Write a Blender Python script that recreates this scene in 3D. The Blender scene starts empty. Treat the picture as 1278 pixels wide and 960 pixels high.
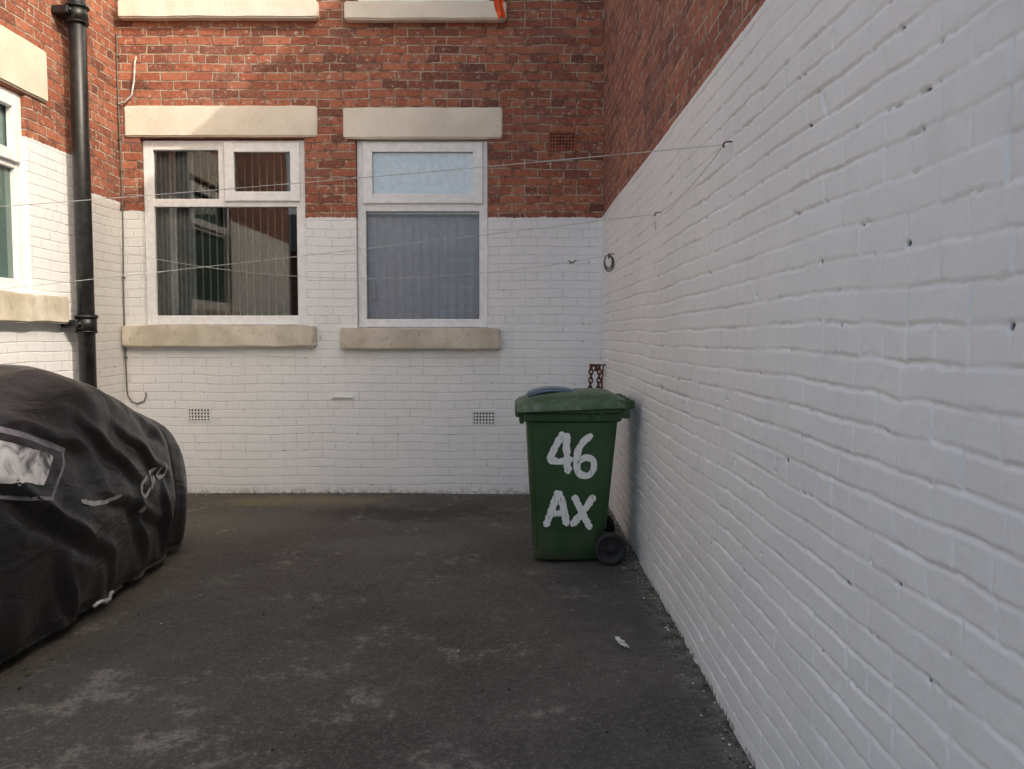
import bpy, bmesh, math, random
import numpy as np
from mathutils import Vector, noise
from mathutils.bvhtree import BVHTree
random.seed(4); rng=np.random.RandomState(7)
scene=bpy.context.scene
scene.view_settings.view_transform='Standard'; scene.view_settings.look='None'; scene.view_settings.exposure=0

# ------------------------------------------------------------ helpers
def link(o,parent=None):
    scene.collection.objects.link(o)
    if parent: o.parent=parent
    return o
def empty(name):
    e=bpy.data.objects.new(name,None); e.empty_display_size=.1; return link(e)
def mesh(name,vs,fs,mat=None,parent=None,smooth=False):
    me=bpy.data.meshes.new(name); me.from_pydata([tuple(v) for v in vs],[],fs); me.update()
    if mat: me.materials.append(mat)
    if smooth: me.polygons.foreach_set('use_smooth',[True]*len(me.polygons))
    return link(bpy.data.objects.new(name,me),parent)
def box(name,x0,x1,y0,y1,z0,z1,mat,parent=None,bevel=0,seg=2):
    bm=bmesh.new(); bmesh.ops.create_cube(bm,size=1)
    for v in bm.verts:
        v.co=Vector((x0+(v.co.x+.5)*(x1-x0),y0+(v.co.y+.5)*(y1-y0),z0+(v.co.z+.5)*(z1-z0)))
    if bevel: bmesh.ops.bevel(bm,geom=bm.edges[:],offset=bevel,segments=seg,affect='EDGES',profile=.5)
    me=bpy.data.meshes.new(name); bm.to_mesh(me); bm.free(); me.materials.append(mat)
    return link(bpy.data.objects.new(name,me),parent)
def rough_box(name,x0,x1,y0,y1,z0,z1,mat,parent,amp=.004,cell=.04):
    """slightly worn stone block: subdivided, bevelled, displaced"""
    bm=bmesh.new(); bmesh.ops.create_cube(bm,size=1)
    for v in bm.verts:
        v.co=Vector((x0+(v.co.x+.5)*(x1-x0),y0+(v.co.y+.5)*(y1-y0),z0+(v.co.z+.5)*(z1-z0)))
    bmesh.ops.bevel(bm,geom=bm.edges[:],offset=.012,segments=2,affect='EDGES')
    L=max(x1-x0,y1-y0)
    ax=Vector((1,0,0)) if (x1-x0)>(y1-y0) else Vector((0,1,0))
    n=int(L/cell); lo=x0 if ax.x else y0
    for i in range(1,n):
        g=bm.verts[:]+bm.edges[:]+bm.faces[:]
        bmesh.ops.bisect_plane(bm,geom=g,plane_co=ax*(lo+L*i/n),plane_no=ax)
    for v in bm.verts:
        v.co+=Vector((noise.noise(v.co*9),noise.noise(v.co*9+Vector((7,1,2))),noise.noise(v.co*7+Vector((3,9,2)))))*amp
    me=bpy.data.meshes.new(name); bm.to_mesh(me); bm.free(); me.materials.append(mat)
    return link(bpy.data.objects.new(name,me),parent)
def tube(name,pts,r,mat,parent=None,res=3,cyc=False):
    c=bpy.data.curves.new(name,'CURVE'); c.dimensions='3D'; c.bevel_depth=r; c.bevel_resolution=res
    s=c.splines.new('POLY'); s.points.add(len(pts)-1); s.use_cyclic_u=cyc
    for p,q in zip(s.points,pts): p.co=(q[0],q[1],q[2],1)
    c.materials.append(mat); c.use_fill_caps=True
    return link(bpy.data.objects.new(name,c),parent)
def cyl(name,p,axis,r,depth,mat,parent=None,seg=32,bevel=0):
    bm=bmesh.new(); bmesh.ops.create_cone(bm,segments=seg,radius1=r,radius2=r,depth=depth,cap_ends=True)
    if bevel: bmesh.ops.bevel(bm,geom=[e for e in bm.edges if len(e.link_faces)==2 and any(len(f.verts)>4 for f in e.link_faces)],offset=bevel,segments=2,affect='EDGES')
    q=Vector((0,0,1)).rotation_difference(Vector(axis))
    for v in bm.verts: v.co=q@v.co+Vector(p)
    me=bpy.data.meshes.new(name); bm.to_mesh(me); bm.free(); me.materials.append(mat)
    for f in me.polygons: f.use_smooth=len(f.vertices)==4
    return link(bpy.data.objects.new(name,me),parent)

# node helper
class NT:
    def __init__(s,name):
        s.m=bpy.data.materials.new(name); s.m.use_nodes=True; s.t=s.m.node_tree; s.t.nodes.clear()
        s.out=s.n('ShaderNodeOutputMaterial'); s.b=s.n('ShaderNodeBsdfPrincipled')
        s.t.links.new(s.b.outputs[0],s.out.inputs[0])
    def n(s,t,**k):
        x=s.t.nodes.new(t)
        for a,b in k.items(): setattr(x,a,b)
        return x
    def L(s,a,b): s.t.links.new(a,b)
    def set(s,inp,v):
        if isinstance(v,bpy.types.NodeSocket): s.L(v,inp)
        else: inp.default_value=v
    def math(s,op,a,b=0.0,c=None,clamp=False):
        x=s.n('ShaderNodeMath',operation=op); x.use_clamp=clamp
        s.set(x.inputs[0],a); s.set(x.inputs[1],b)
        if c is not None: s.set(x.inputs[2],c)
        return x.outputs[0]
    def mix(s,f,a,b):
        x=s.n('ShaderNodeMix',data_type='RGBA'); s.set(x.inputs[0],f)
        s.set(x.inputs[6],a if not isinstance(a,tuple) else (*a,1)); s.set(x.inputs[7],b if not isinstance(b,tuple) else (*b,1))
        return x.outputs[2]
    def pos(s):
        return s.n('ShaderNodeNewGeometry').outputs['Position']
    def noise(s,vec,scale,detail=3,rough=.55,dist=0):
        x=s.n('ShaderNodeTexNoise'); s.L(vec,x.inputs['Vector']); x.inputs['Scale'].default_value=scale
        x.inputs['Detail'].default_value=min(detail,4); x.inputs['Roughness'].default_value=rough; x.inputs['Distortion'].default_value=dist
        return x.outputs[0]
    def ss(s,v,a,b):
        x=s.n('ShaderNodeMapRange',interpolation_type='SMOOTHSTEP'); s.set(x.inputs[0],v)
        x.inputs[1].default_value=a; x.inputs[2].default_value=b; return x.outputs[0]
    def ramp(s,v,stops):
        x=s.n('ShaderNodeValToRGB'); s.L(v,x.inputs[0]); e=x.color_ramp.elements
        while len(e)<len(stops): e.new(.5)
        for k,(p,c) in zip(e,stops): k.position=p; k.color=(*c,1)
        return x.outputs[0]
    def bump(s,h,strength,dist):
        x=s.n('ShaderNodeBump'); s.L(h,x.inputs['Height']); x.inputs['Strength'].default_value=strength; x.inputs['Distance'].default_value=dist
        s.L(x.outputs[0],s.b.inputs['Normal'])
    def col(s,c): s.set(s.b.inputs['Base Color'],c if not isinstance(c,tuple) else (*c,1))
    def ro(s,r): s.set(s.b.inputs['Roughness'],r)

def simple(name,c,rough=.5,metal=0,var=.15,scale=20,bump=0,bscale=60):
    t=NT(name); p=t.pos(); n=t.noise(p,scale,2)
    d=tuple(x*(1-var*2) for x in c); l=tuple(min(1,x*(1+var)) for x in c)
    t.col(t.mix(t.ss(n,.3,.7),d,l)); t.ro(rough); t.b.inputs['Metallic'].default_value=metal
    if bump: t.bump(t.noise(p,bscale,3),bump,.004)
    return t.m

def brick_mat(name,axis,paint_z=None,all_white=False):
    t=NT(name); p=t.pos(); sep=t.n('ShaderNodeSeparateXYZ'); t.L(p,sep.inputs[0])
    u=sep.outputs[0 if axis=='x' else 1]; z=sep.outputs[2]
    n1=t.noise(p,9,2); n2=t.noise(p,38,1); n3=t.noise(p,2.1,0)
    cu=t.math('ADD',u,t.math('ADD',t.math('MULTIPLY',t.math('SUBTRACT',n1,.5),.02),t.math('MULTIPLY',t.math('SUBTRACT',n2,.5),.014)))
    cz=t.math('ADD',z,t.math('ADD',t.math('MULTIPLY',t.math('SUBTRACT',n3,.5),.03),t.math('MULTIPLY',t.math('SUBTRACT',n2,.5),.010)))
    cx=t.n('ShaderNodeCombineXYZ'); t.L(cu,cx.inputs[0]); t.L(cz,cx.inputs[1])
    b=t.n('ShaderNodeTexBrick',offset=.5,squash=.5,squash_frequency=5); t.L(cx.outputs[0],b.inputs['Vector'])
    b.inputs['Color1'].default_value=(0,0,0,1); b.inputs['Color2'].default_value=(1,1,1,1); b.inputs['Mortar'].default_value=(.5,.5,.5,1)
    b.inputs['Scale'].default_value=1; b.inputs['Mortar Size'].default_value=.0075; b.inputs['Mortar Smooth'].default_value=.6
    b.inputs['Brick Width'].default_value=.225; b.inputs['Row Height'].default_value=.075
    fac=b.outputs['Fac']; val=b.outputs['Color']
    fine=t.noise(p,65,2,.65); mid=t.noise(p,20,3,.7); big=t.noise(p,.9,2)
    redc=None
    if not all_white:
        red=t.ramp(val,[(0,(.13,.042,.028)),(.25,(.27,.078,.043)),(.5,(.33,.095,.050)),(.75,(.41,.14,.075)),(1,(.22,.085,.060))])
        red=t.mix(t.math('MULTIPLY',t.ss(fine,.45,.72),.5),red,(.45,.23,.14))
        red=t.mix(t.math('MULTIPLY',t.ss(mid,.46,.30),.7),red,(.10,.042,.03))
        red=t.mix(t.math('MULTIPLY',t.ss(mid,.60,.67),.75),red,(.50,.40,.31))
        mort=t.mix(t.ss(n1,.38,.58),(.15,.10,.075),(.46,.38,.29))
        redc=t.mix(fac,red,mort)
        redc=t.mix(t.math('MULTIPLY',t.ss(big,.45,.7),.2),redc,(.09,.04,.03))
    mask=0.0; c=redc
    if all_white or paint_z is not None:
        wh=t.mix(t.ss(big,.3,.7),(.79,.79,.79),(.85,.85,.84))
        wh=t.mix(t.math('MULTIPLY',t.math('MULTIPLY',fac,t.ss(n1,.4,.65)),.14),wh,(.42,.41,.39))
        sp=t.math('MULTIPLY',t.ss(t.math('ADD',z,t.math('MULTIPLY',n1,.10)),.13,.04),t.ss(mid,.40,.58))
        wh=t.mix(t.math('MULTIPLY',sp,.55),wh,(.30,.285,.23))
        pit=t.math('MULTIPLY',t.ss(mid,.65,.70),t.ss(fac,.05,.6))
        wh=t.mix(t.math('MULTIPLY',pit,.75),wh,(.15,.14,.12))
        if all_white: mask=1.0; c=wh
        else:
            if axis=='x': pz=t.math('ADD',paint_z,t.math('MULTIPLY',t.ss(u,-2.6,-3.3),.06))
            else: pz=t.math('SUBTRACT',2.80,t.math('MULTIPLY',t.math('GREATER_THAN',u,6.62),.24))
            e=t.math('ADD',t.math('SUBTRACT',pz,z),t.math('MULTIPLY',t.math('SUBTRACT',mid,.5),.035))
            mask=t.ss(e,-.003,.003); c=t.mix(mask,redc,wh)
    t.col(c); 
    t.ro(t.math('SUBTRACT',.85,t.math('MULTIPLY',mask,.3)) if mask!=0.0 else .88)
    h=t.math('ADD',t.math('MULTIPLY',t.math('SUBTRACT',1.0,fac),t.math('ADD',.4,t.math('MULTIPLY',n1,.8))),t.math('MULTIPLY',n2,.35))
    h=t.math('ADD',h,t.math('MULTIPLY',val,.3))
    if mask!=0.0:
        pm=1.0 if all_white else t.math('LESS_THAN',z,paint_z)
        h=t.math('MULTIPLY',h,t.math('SUBTRACT',1.0,t.math('MULTIPLY',pm,.60)))
    t.bump(h,1.0,.009)
    return t.m

M={}
M['brick_x']=brick_mat('brick_painted_below','x',2.43)
M['brick_left']=brick_mat('brick_wing','y',2.8)
M['brick_red_y']=brick_mat('red_brick_y','y')
M['brick_red_x']=brick_mat('red_brick_x','x')
M['white_y']=brick_mat('white_brick_y','y',all_white=True)
t=NT('cream_stone_paint'); p=t.pos()
c=t.mix(t.ss(t.noise(p,3,2),.3,.7),(.67,.60,.49),(.77,.70,.59)); c=t.mix(t.math('MULTIPLY',t.ss(t.noise(p,22,3,.7),.58,.72),.3),c,(.42,.36,.29))
t.col(c); t.ro(.7); t.bump(t.noise(p,60,3,.7),.6,.004); M['cream']=t.m
t=NT('worn_sill_stone'); p=t.pos()
c=t.mix(t.ss(t.noise(p,4,2),.3,.7),(.52,.46,.36),(.70,.64,.53)); c=t.mix(t.math('MULTIPLY',t.ss(t.noise(p,18,4,.7),.54,.70),.45),c,(.26,.22,.17))
t.col(c); t.ro(.8); t.bump(t.noise(p,50,3,.7),.8,.006); M['sill']=t.m
M['upvc']=simple('white_upvc',(.82,.82,.82),.3,var=.04)
M['gasket']=simple('black_gasket',(.02,.02,.02),.6)
M['black_pipe']=simple('black_painted_iron',(.013,.013,.014),.42,var=.3,bump=.2,bscale=30)
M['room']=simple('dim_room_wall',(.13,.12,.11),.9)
M['blind']=simple('blind_fabric',(.80,.82,.90),.8,var=.04)
M['blind_open']=simple('blind_fabric_white',(.75,.75,.74),.8,var=.05)
M['curtain']=simple('grey_curtain',(.46,.46,.44),.9,var=.1)
M['roof']=simple('slate_roof',(.08,.085,.095),.7)
M['rope']=simple('white_line',(.55,.55,.52),.7)
M['rust']=simple('rusty_iron',(.14,.05,.025),.85,var=.4,scale=60,bump=.6)
M['grey_metal']=simple('weathered_metal',(.17,.165,.15),.6,.3)
M['airbrick_w']=simple('painted_airbrick',(.78,.78,.76),.6,var=.05,bump=.3)
M['airbrick_r']=simple('terracotta_airbrick',(.30,.10,.055),.85,var=.2,bump=.4)
M['dark']=simple('dark_void',(.01,.01,.01),.9)
M['orange']=simple('orange_cloth',(.80,.10,.015),.7,var=.1)
t=NT('brushed_white_paint'); p=t.pos(); 
mp=t.n('ShaderNodeMapping'); t.L(p,mp.inputs[0]); mp.inputs['Scale'].default_value=(60,10,14)
t.col(t.mix(t.math('MULTIPLY',t.ss(t.noise(mp.outputs[0],1.6,3),.56,.70),.65),(.82,.82,.80),(.12,.22,.13))); t.ro(.5); M['letter']=t.m
t=NT('green_bin_plastic'); p=t.pos()
c=t.mix(t.ss(t.noise(p,3,3,.6),.35,.7),(.019,.058,.019),(.031,.080,.028))
c=t.mix(t.math('MULTIPLY',t.ss(t.noise(p,30,4,.75),.58,.72),.4),c,(.11,.14,.09))
mp=t.n('ShaderNodeMapping'); t.L(p,mp.inputs[0]); mp.inputs['Scale'].default_value=(40,40,2.5)
c=t.mix(t.math('MULTIPLY',t.ss(t.noise(mp.outputs[0],1,3,.7),.60,.75),.3),c,(.13,.16,.11))
sx=t.n('ShaderNodeSeparateXYZ'); t.L(p,sx.inputs[0])
c=t.mix(t.math('MULTIPLY',t.math('MULTIPLY',t.ss(sx.outputs[2],.35,.0),t.ss(t.noise(p,9,4,.7),.38,.62)),.6),c,(.08,.07,.05))
t.col(c); t.ro(t.math('ADD',.34,t.math('MULTIPLY',t.noise(p,14,2),.3))); t.bump(t.noise(p,120,2),.2,.002); M['bin']=t.m
t=NT('green_lid_plastic'); p=t.pos()
c=t.mix(t.ss(t.noise(p,4,3,.6),.35,.7),(.040,.090,.036),(.075,.125,.062))
c=t.mix(t.math('MULTIPLY',t.ss(t.noise(p,22,4,.75),.50,.66),.6),c,(.21,.23,.17)); t.col(c); t.ro(.45); M['lid']=t.m
M['rubber']=simple('black_rubber',(.018,.018,.018),.7,var=.2)
def glass(name,tint,rough=0.0,opa=0.0,oc=(.5,.6,.7)):
    t=NT(name); t.t.nodes.remove(t.b)
    tr=t.n('ShaderNodeBsdfTransparent'); tr.inputs[0].default_value=(*tint,1)
    gl=t.n('ShaderNodeBsdfGlossy'); gl.inputs['Roughness'].default_value=rough
    fr=t.n('ShaderNodeFresnel'); fr.inputs[0].default_value=1.75
    base=tr.outputs[0]
    if opa:
        df=t.n('ShaderNodeBsdfDiffuse'); n=t.noise(t.pos(),25,3,.7)
        t.L(t.mix(t.ss(n,.35,.65),tuple(x*.85 for x in oc),oc),df.inputs[0])
        m0=t.n('ShaderNodeMixShader'); m0.inputs[0].default_value=opa; t.L(base,m0.inputs[1]); t.L(df.outputs[0],m0.inputs[2]); base=m0.outputs[0]
    m=t.n('ShaderNodeMixShader'); t.L(t.math('ADD',t.math('MULTIPLY',fr.outputs[0],1.0),.03),m.inputs[0])
    t.L(base,m.inputs[1]); t.L(gl.outputs[0],m.inputs[2]); t.L(m.outputs[0],t.out.inputs[0]); return t.m
M['glass']=glass('window_glass',(.95,.97,.97))
M['glass_green']=glass('window_glass_green',(.6,.8,.75),0,.45,(.22,.36,.33))
M['frost']=glass('frosted_glass',(.8,.9,.95),.12,.88,(.58,.71,.83))

# ------------------------------------------------------------ ground
t=NT('worn_tarmac'); p=t.pos(); s=t.n('ShaderNodeSeparateXYZ'); t.L(p,s.inputs[0]); Y=s.outputs[1]; X=s.outputs[0]
big=t.noise(p,.8,3,.6); med=t.noise(p,2.6,4,.7); fine=t.noise(p,42,4,.75); mm=t.noise(p,12,4,.75)
c=t.mix(t.ss(big,.35,.65),(.052,.046,.038),(.090,.080,.066))
c=t.mix(t.math('MULTIPLY',t.ss(med,.42,.62),.4),c,(.110,.099,.083))
c=t.mix(t.math('MULTIPLY',t.ss(fine,.45,.66),.5),c,(.16,.145,.122))
c=t.mix(t.math('MULTIPLY',t.ss(mm,.48,.34),.35),c,(.034,.030,.026))
vo=t.n('ShaderNodeTexVoronoi'); t.L(p,vo.inputs[0]); vo.inputs['Scale'].default_value=95
sv=t.n('ShaderNodeSeparateColor'); t.L(vo.outputs['Color'],sv.inputs[0])
stone=t.math('MULTIPLY',t.ss(vo.outputs['Distance'],.42,.25),t.ss(sv.outputs[0],.74,.95))
c=t.mix(t.math('MULTIPLY',stone,.5),c,(.30,.28,.245))
near=t.math('MULTIPLY',t.ss(Y,4.4,2.2),t.ss(X,.9,-1.6))
thr=t.math('ADD',t.math('ADD',med,t.math('MULTIPLY',t.math('SUBTRACT',mm,.5),.7)),t.math('MULTIPLY',near,.12))
pm=t.math('MULTIPLY',t.ss(thr,.60,.76),t.ss(fine,.34,.52))
c=t.mix(t.math('MULTIPLY',pm,.72),c,(.27,.245,.205))
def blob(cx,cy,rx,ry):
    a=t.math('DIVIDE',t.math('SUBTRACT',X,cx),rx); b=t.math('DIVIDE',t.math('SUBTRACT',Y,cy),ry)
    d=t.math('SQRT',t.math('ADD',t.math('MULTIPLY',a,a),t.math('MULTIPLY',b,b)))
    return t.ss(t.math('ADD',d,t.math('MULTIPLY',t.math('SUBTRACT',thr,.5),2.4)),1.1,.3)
c=t.mix(t.math('MULTIPLY',blob(-.85,6.5,.85,.36),.75),c,(.030,.025,.02))
c=t.mix(t.math('MULTIPLY',blob(-1.8,6.95,.9,.28),.6),c,(.22,.175,.085))
c=t.mix(t.math('MULTIPLY',blob(-2.2,6.1,.9,.6),.45),c,(.15,.135,.11))
c=t.mix(t.math('MULTIPLY',blob(-.8,5.5,.7,.35),.4),c,(.17,.155,.13))
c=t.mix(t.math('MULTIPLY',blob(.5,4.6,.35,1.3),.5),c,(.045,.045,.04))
edge=t.math('MULTIPLY',t.ss(X,.62,.78),t.ss(mm,.42,.6)); c=t.mix(t.math('MULTIPLY',edge,.6),c,(.22,.21,.175))
t.col(c); t.ro(.88)
h=t.math('ADD',t.math('MULTIPLY',fine,.9),t.math('MULTIPLY',mm,1.1))
t.bump(h,.85,.012); M['ground']=t.m
xs=sorted(set([-150,-60,-20,-8]+[round(-4+i*.05,3) for i in range(100)]+[1.5,4,20,60,150]))
ys=sorted(set([-150,-60,-20,-6,-2]+[round(1+i*.05,3) for i in range(130)]+[8,12,30,80,150]))
vs=[];fs=[]
for y in ys:
    for x in xs:
        z=noise.noise(Vector((x*.9,y*.9,0)))*.012+noise.noise(Vector((x*4,y*4,3)))*.003 if (-4.1<x<1.2 and 1<=y<7.6) else 0
        vs.append((x,y,z-.004))
W=len(xs)
for j in range(len(ys)-1):
    for i in range(W-1): a=j*W+i; fs.append((a,a+1,a+W+1,a+W))
mesh('ground',vs,fs,M['ground'],None,True)

# ------------------------------------------------------------ walls with openings
def wall_open(name,fn,u0,u1,z0,z1,ops,mat,parent,depth=.13):
    us=sorted(set([u0,u1]+[o[0] for o in ops]+[o[1] for o in ops])); zs=sorted(set([z0,z1]+[o[2] for o in ops]+[o[3] for o in ops]))
    vs=[];fs=[]
    def quad(*ps):
        b=len(vs); vs.extend(ps); fs.append((b,b+1,b+2,b+3))
    for i in range(len(us)-1):
        for j in range(len(zs)-1):
            um=(us[i]+us[i+1])/2; zm=(zs[j]+zs[j+1])/2
            if any(o[0]<um<o[1] and o[2]<zm<o[3] for o in ops): continue
            quad(fn(us[i],zs[j],0),fn(us[i+1],zs[j],0),fn(us[i+1],zs[j+1],0),fn(us[i],zs[j+1],0))
    for a,b,c,d in ops:
        D=depth
        quad(fn(a,c,0),fn(a,c,D),fn(a,d,D),fn(a,d,0)); quad(fn(b,c,0),fn(b,c,D),fn(b,d,D),fn(b,d,0))
        quad(fn(a,c,0),fn(b,c,0),fn(b,c,D),fn(a,c,D)); quad(fn(a,d,0),fn(b,d,0),fn(b,d,D),fn(a,d,D))
    return mesh(name,vs,fs,mat,parent)
BY=7.31
house=empty('brick_house')
fb=lambda u,z,d:(u,BY+d,z)
W1=(-3.234,-1.805,1.49,3.115); W2=(-1.362,-.21,1.47,3.11)
UA=(-3.22,-1.80,4.26,5.75); UB=(-1.34,-.19,4.25,5.75)
wall_open('front_wall',fb,-3.6,.80,-.05,6.7,[W1,W2,UA,UB],M['brick_x'],house)
box('roof',-8,.95,BY-.25,BY+6,6.7,6.85,M['roof'],house)
mesh('outer_walls',[(-8,BY+6,0),(.8,BY+6,0),(.8,BY+6,6.7),(-8,BY+6,6.7),(-8,BY,0),(-8,BY,6.7),(.8,BY+.0,0),(.8,BY+.0,6.7)],[(0,1,2,3),(0,4,5,3),(1,6,7,2)],M['brick_red_y'],house)
rough_box('lintel_1',-3.357,-1.689,BY-.022,BY+.10,3.12,3.385,M['cream'],house,.003)
rough_box('lintel_2',-1.462,-.083,BY-.022,BY+.10,3.105,3.37,M['cream'],house,.003)
rough_box('sill_1',-3.40,-1.72,BY-.085,BY+.06,1.30,1.487,M['sill'],house,.008)
rough_box('sill_2',-1.502,-.105,BY-.085,BY+.06,1.28,1.467,M['sill'],house,.008)
rough_box('upper_sill_1',-3.36,-1.66,BY-.085,BY+.06,4.105,4.255,M['cream'],house,.006)
rough_box('upper_sill_2',-1.43,-.05,BY-.085,BY+.06,4.09,4.245,M['cream'],house,.006)
FY0=BY+.05; FY1=BY+.12
def frame(pre,x0,x1,z0,z1,w,y0,y1,parent):
    box(pre+'_jamb_l',x0,x0+w,y0,y1,z0,z1,M['upvc'],parent,.006)
    box(pre+'_jamb_r',x1-w,x1,y0,y1,z0,z1,M['upvc'],parent,.006)
    box(pre+'_head',x0+w-.004,x1-w+.004,y0+.002,y1-.002,z1-w,z1-.002,M['upvc'],parent,.006)
    box(pre+'_foot',x0+w-.004,x1-w+.004,y0+.002,y1-.002,z0+.002,z0+w,M['upvc'],parent,.006)
def pane(pre,x0,x1,z0,z1,y,mat,parent):
    mesh(pre,[(x0,y,z0),(x1,y,z0),(x1,y,z1),(x0,y,z1)],[(0,1,2,3)],mat,parent)
    g=.006
    for k,(a,b,c,d) in enumerate([(x0,x0+g,z0,z1),(x1-g,x1,z0,z1),(x0+g,x1-g,z0,z0+g),(x0+g,x1-g,z1-g,z1)]):
        box(pre+'_gasket_%d'%k,a,b,y-.006,y-.001,c,d,M['gasket'],parent)
GY=BY+.09
frame('window_1',W1[0]+.003,W1[1]-.003,W1[2]+.003,W1[3]-.008,.085,FY0,FY1,house)
box('window_1_transom',W1[0]+.08,W1[1]-.08,FY0+.003,FY1-.004,2.53,2.60,M['upvc'],house,.005)
box('window_1_mullion',-2.575,-2.52,FY0+.004,FY1-.005,2.59,3.04,M['upvc'],house,.005)
frame('window_1_sash',-2.515,-1.855,2.575,3.085,.085,FY0-.025,FY0+.03,house)
pane('window_1_pane_lower',-3.15,-1.89,1.575,2.535,GY,M['glass'],house)
pane('window_1_pane_top',-3.15,-2.57,2.595,3.03,GY,M['glass'],house)
pane('window_1_pane_sash',-2.435,-1.935,2.655,3.005,GY-.03,M['glass'],house)
frame('window_2',W2[0]+.003,W2[1]-.003,W2[2]+.003,W2[3]-.008,.075,FY0,FY1,house)
box('window_2_transom',W2[0]+.07,W2[1]-.07,FY0+.003,FY1-.004,2.49,2.57,M['upvc'],house,.005)
frame('window_2_sash',-1.305,-.255,2.555,3.085,.085,FY0-.025,FY0+.03,house)
pane('window_2_pane_lower',-1.29,-.282,1.545,2.495,GY,M['glass'],house)
pane('window_2_pane_top',-1.225,-.335,2.635,3.005,GY-.03,M['frost'],house)
box('window_2_handle',-1.235,-1.215,GY+.01,GY+.03,1.72,1.88,M['upvc'],house,.004)
for nm,U in (('upper_window_1',UA),('upper_window_2',UB)):
    frame(nm,U[0]+.003,U[1]-.003,U[2]+.003,U[3]-.003,.08,FY0,FY1,house)
    pane(nm+'_pane',U[0]+.08,U[1]-.08,U[2]+.08,U[3]-.08,GY,M['frost'],house)
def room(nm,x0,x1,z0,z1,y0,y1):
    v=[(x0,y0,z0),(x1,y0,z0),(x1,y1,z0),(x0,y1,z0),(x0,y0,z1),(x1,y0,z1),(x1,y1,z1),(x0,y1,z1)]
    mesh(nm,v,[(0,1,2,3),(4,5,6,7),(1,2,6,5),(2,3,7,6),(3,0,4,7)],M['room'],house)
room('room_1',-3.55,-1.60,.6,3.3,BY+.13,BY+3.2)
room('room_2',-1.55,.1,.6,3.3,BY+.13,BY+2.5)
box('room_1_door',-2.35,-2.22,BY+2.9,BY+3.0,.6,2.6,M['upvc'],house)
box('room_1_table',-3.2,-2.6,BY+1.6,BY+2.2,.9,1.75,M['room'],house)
def slats(nm,x0,x1,z0,z1,y,w,ang,step,mat,jit=.05):
    vs=[];fs=[];x=x0
    while x<x1:
        j=ang+random.uniform(-jit,jit); ca,sa=math.cos(j),math.sin(j); b=len(vs); N=5
        for k in range(N):
            q=(k/(N-1)-.5)*w; cv=.008*(1-(2*k/(N-1)-1)**2)
            for z in (z0,z1): vs.append((x+q*ca-cv*sa,y+q*sa+cv*ca,z))
        for k in range(N-1): fs.append((b+2*k,b+2*k+2,b+2*k+3,b+2*k+1))
        x+=step
    mesh(nm,vs,fs,mat,house,True)
slats('window_1_blind',-2.86,-1.88,1.55,3.05,BY+.24,.089,math.radians(104),.066,M['blind_open'],.03)
slats('window_2_blind',-1.32,-.25,1.50,2.62,BY+.15,.089,math.radians(13),.078,M['blind'],.06)
vs=[];fs=[];n=60
for i in range(n):
    x=-3.2+.36*i/(n-1); y=BY+.20+.03*math.sin(i*.95)
    vs+= [(x,y,1.5),(x,y,3.05)]
fs=[(2*i,2*i+2,2*i+3,2*i+1) for i in range(n-1)]
mesh('window_1_curtain',vs,fs,M['curtain'],house,True)
def airbrick(nm,xc,zc,w,h,nx,nz,mat,proud=.006):
    box(nm+'_void',xc-w/2+.01,xc+w/2-.01,BY-.002,BY+.004,zc-h/2+.01,zc+h/2-.01,M['dark'],house)
    bw=.016
    sx=(w-bw)/nx; sz=(h-bw)/nz
    for i in range(nx+1): box(nm+'_v%d'%i,xc-w/2+i*sx,xc-w/2+i*sx+bw*(.75 if 0<i<nx else 1),BY-proud-.002,BY+.003,zc-h/2,zc+h/2,mat,house)
    for i in range(nz+1): box(nm+'_h%d'%i,xc-w/2,xc+w/2,BY-proud,BY+.002,zc-h/2+i*sz,zc-h/2+i*sz+bw*(.75 if 0<i<nz else 1),mat,house)
airbrick('airbrick_1',.435,3.09,.235,.16,8,5,M['airbrick_r'])
airbrick('airbrick_2',-2.77,.70,.21,.13,7,4,M['airbrick_w'])
airbrick('airbrick_3',-.25,.67,.21,.13,7,4,M['airbrick_w'])
rough_box('ledge_stone',-1.60,-1.40,BY-.03,BY+.01,.845,.865,M['airbrick_w'],house,.003)

# ------------------------------------------------------------ left wing
wing=empty('brick_outbuilding'); LX=-3.42; LH=4.4
fl=lambda u,z,d:(LX-d,u,z)
LW=(4.6,5.93,1.70,3.09)
wall_open('side_wall',fl,2.0,BY,-.05,LH,[LW],M['brick_left'],wing)
mesh('outer_walls',[(LX,2,-.05),(-8,2,-.05),(-8,2,LH),(LX,2,LH),(-8,BY,LH),(LX,BY,LH),(-8,BY,-.05)],[(0,1,2,3),(3,2,4,5),(1,6,4,2)],M['brick_red_x'],wing)
rough_box('lintel',LX-.1,LX+.022,4.4,6.19,3.10,3.47,M['cream'],wing,.003)
rough_box('sill',LX-.06,LX+.085,4.4,6.27,1.49,1.69,M['sill'],wing,.008)
def lframe(pre,y0,y1,z0,z1,w,x0,x1):
    box(pre+'_jamb_l',x0,x1,y0,y0+w,z0,z1,M['upvc'],wing,.006); box(pre+'_jamb_r',x0,x1,y1-w,y1,z0,z1,M['upvc'],wing,.006)
    box(pre+'_head',x0+.002,x1-.002,y0+w,y1-w,z1-w,z1-.002,M['upvc'],wing,.006); box(pre+'_foot',x0+.002,x1-.002,y0+w,y1-w,z0+.002,z0+w,M['upvc'],wing,.006)
lframe('window',LW[0]+.003,LW[1]-.003,LW[2]+.003,LW[3]-.003,.09,LX-.11,LX-.03)
box('window_transom',LX-.108,LX-.034,LW[0]+.09,LW[1]-.09,2.56,2.63,M['upvc'],wing,.005)
lframe('window_sash',4.66,5.87,2.60,3.05,.08,LX-.06,LX-.005)
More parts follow.
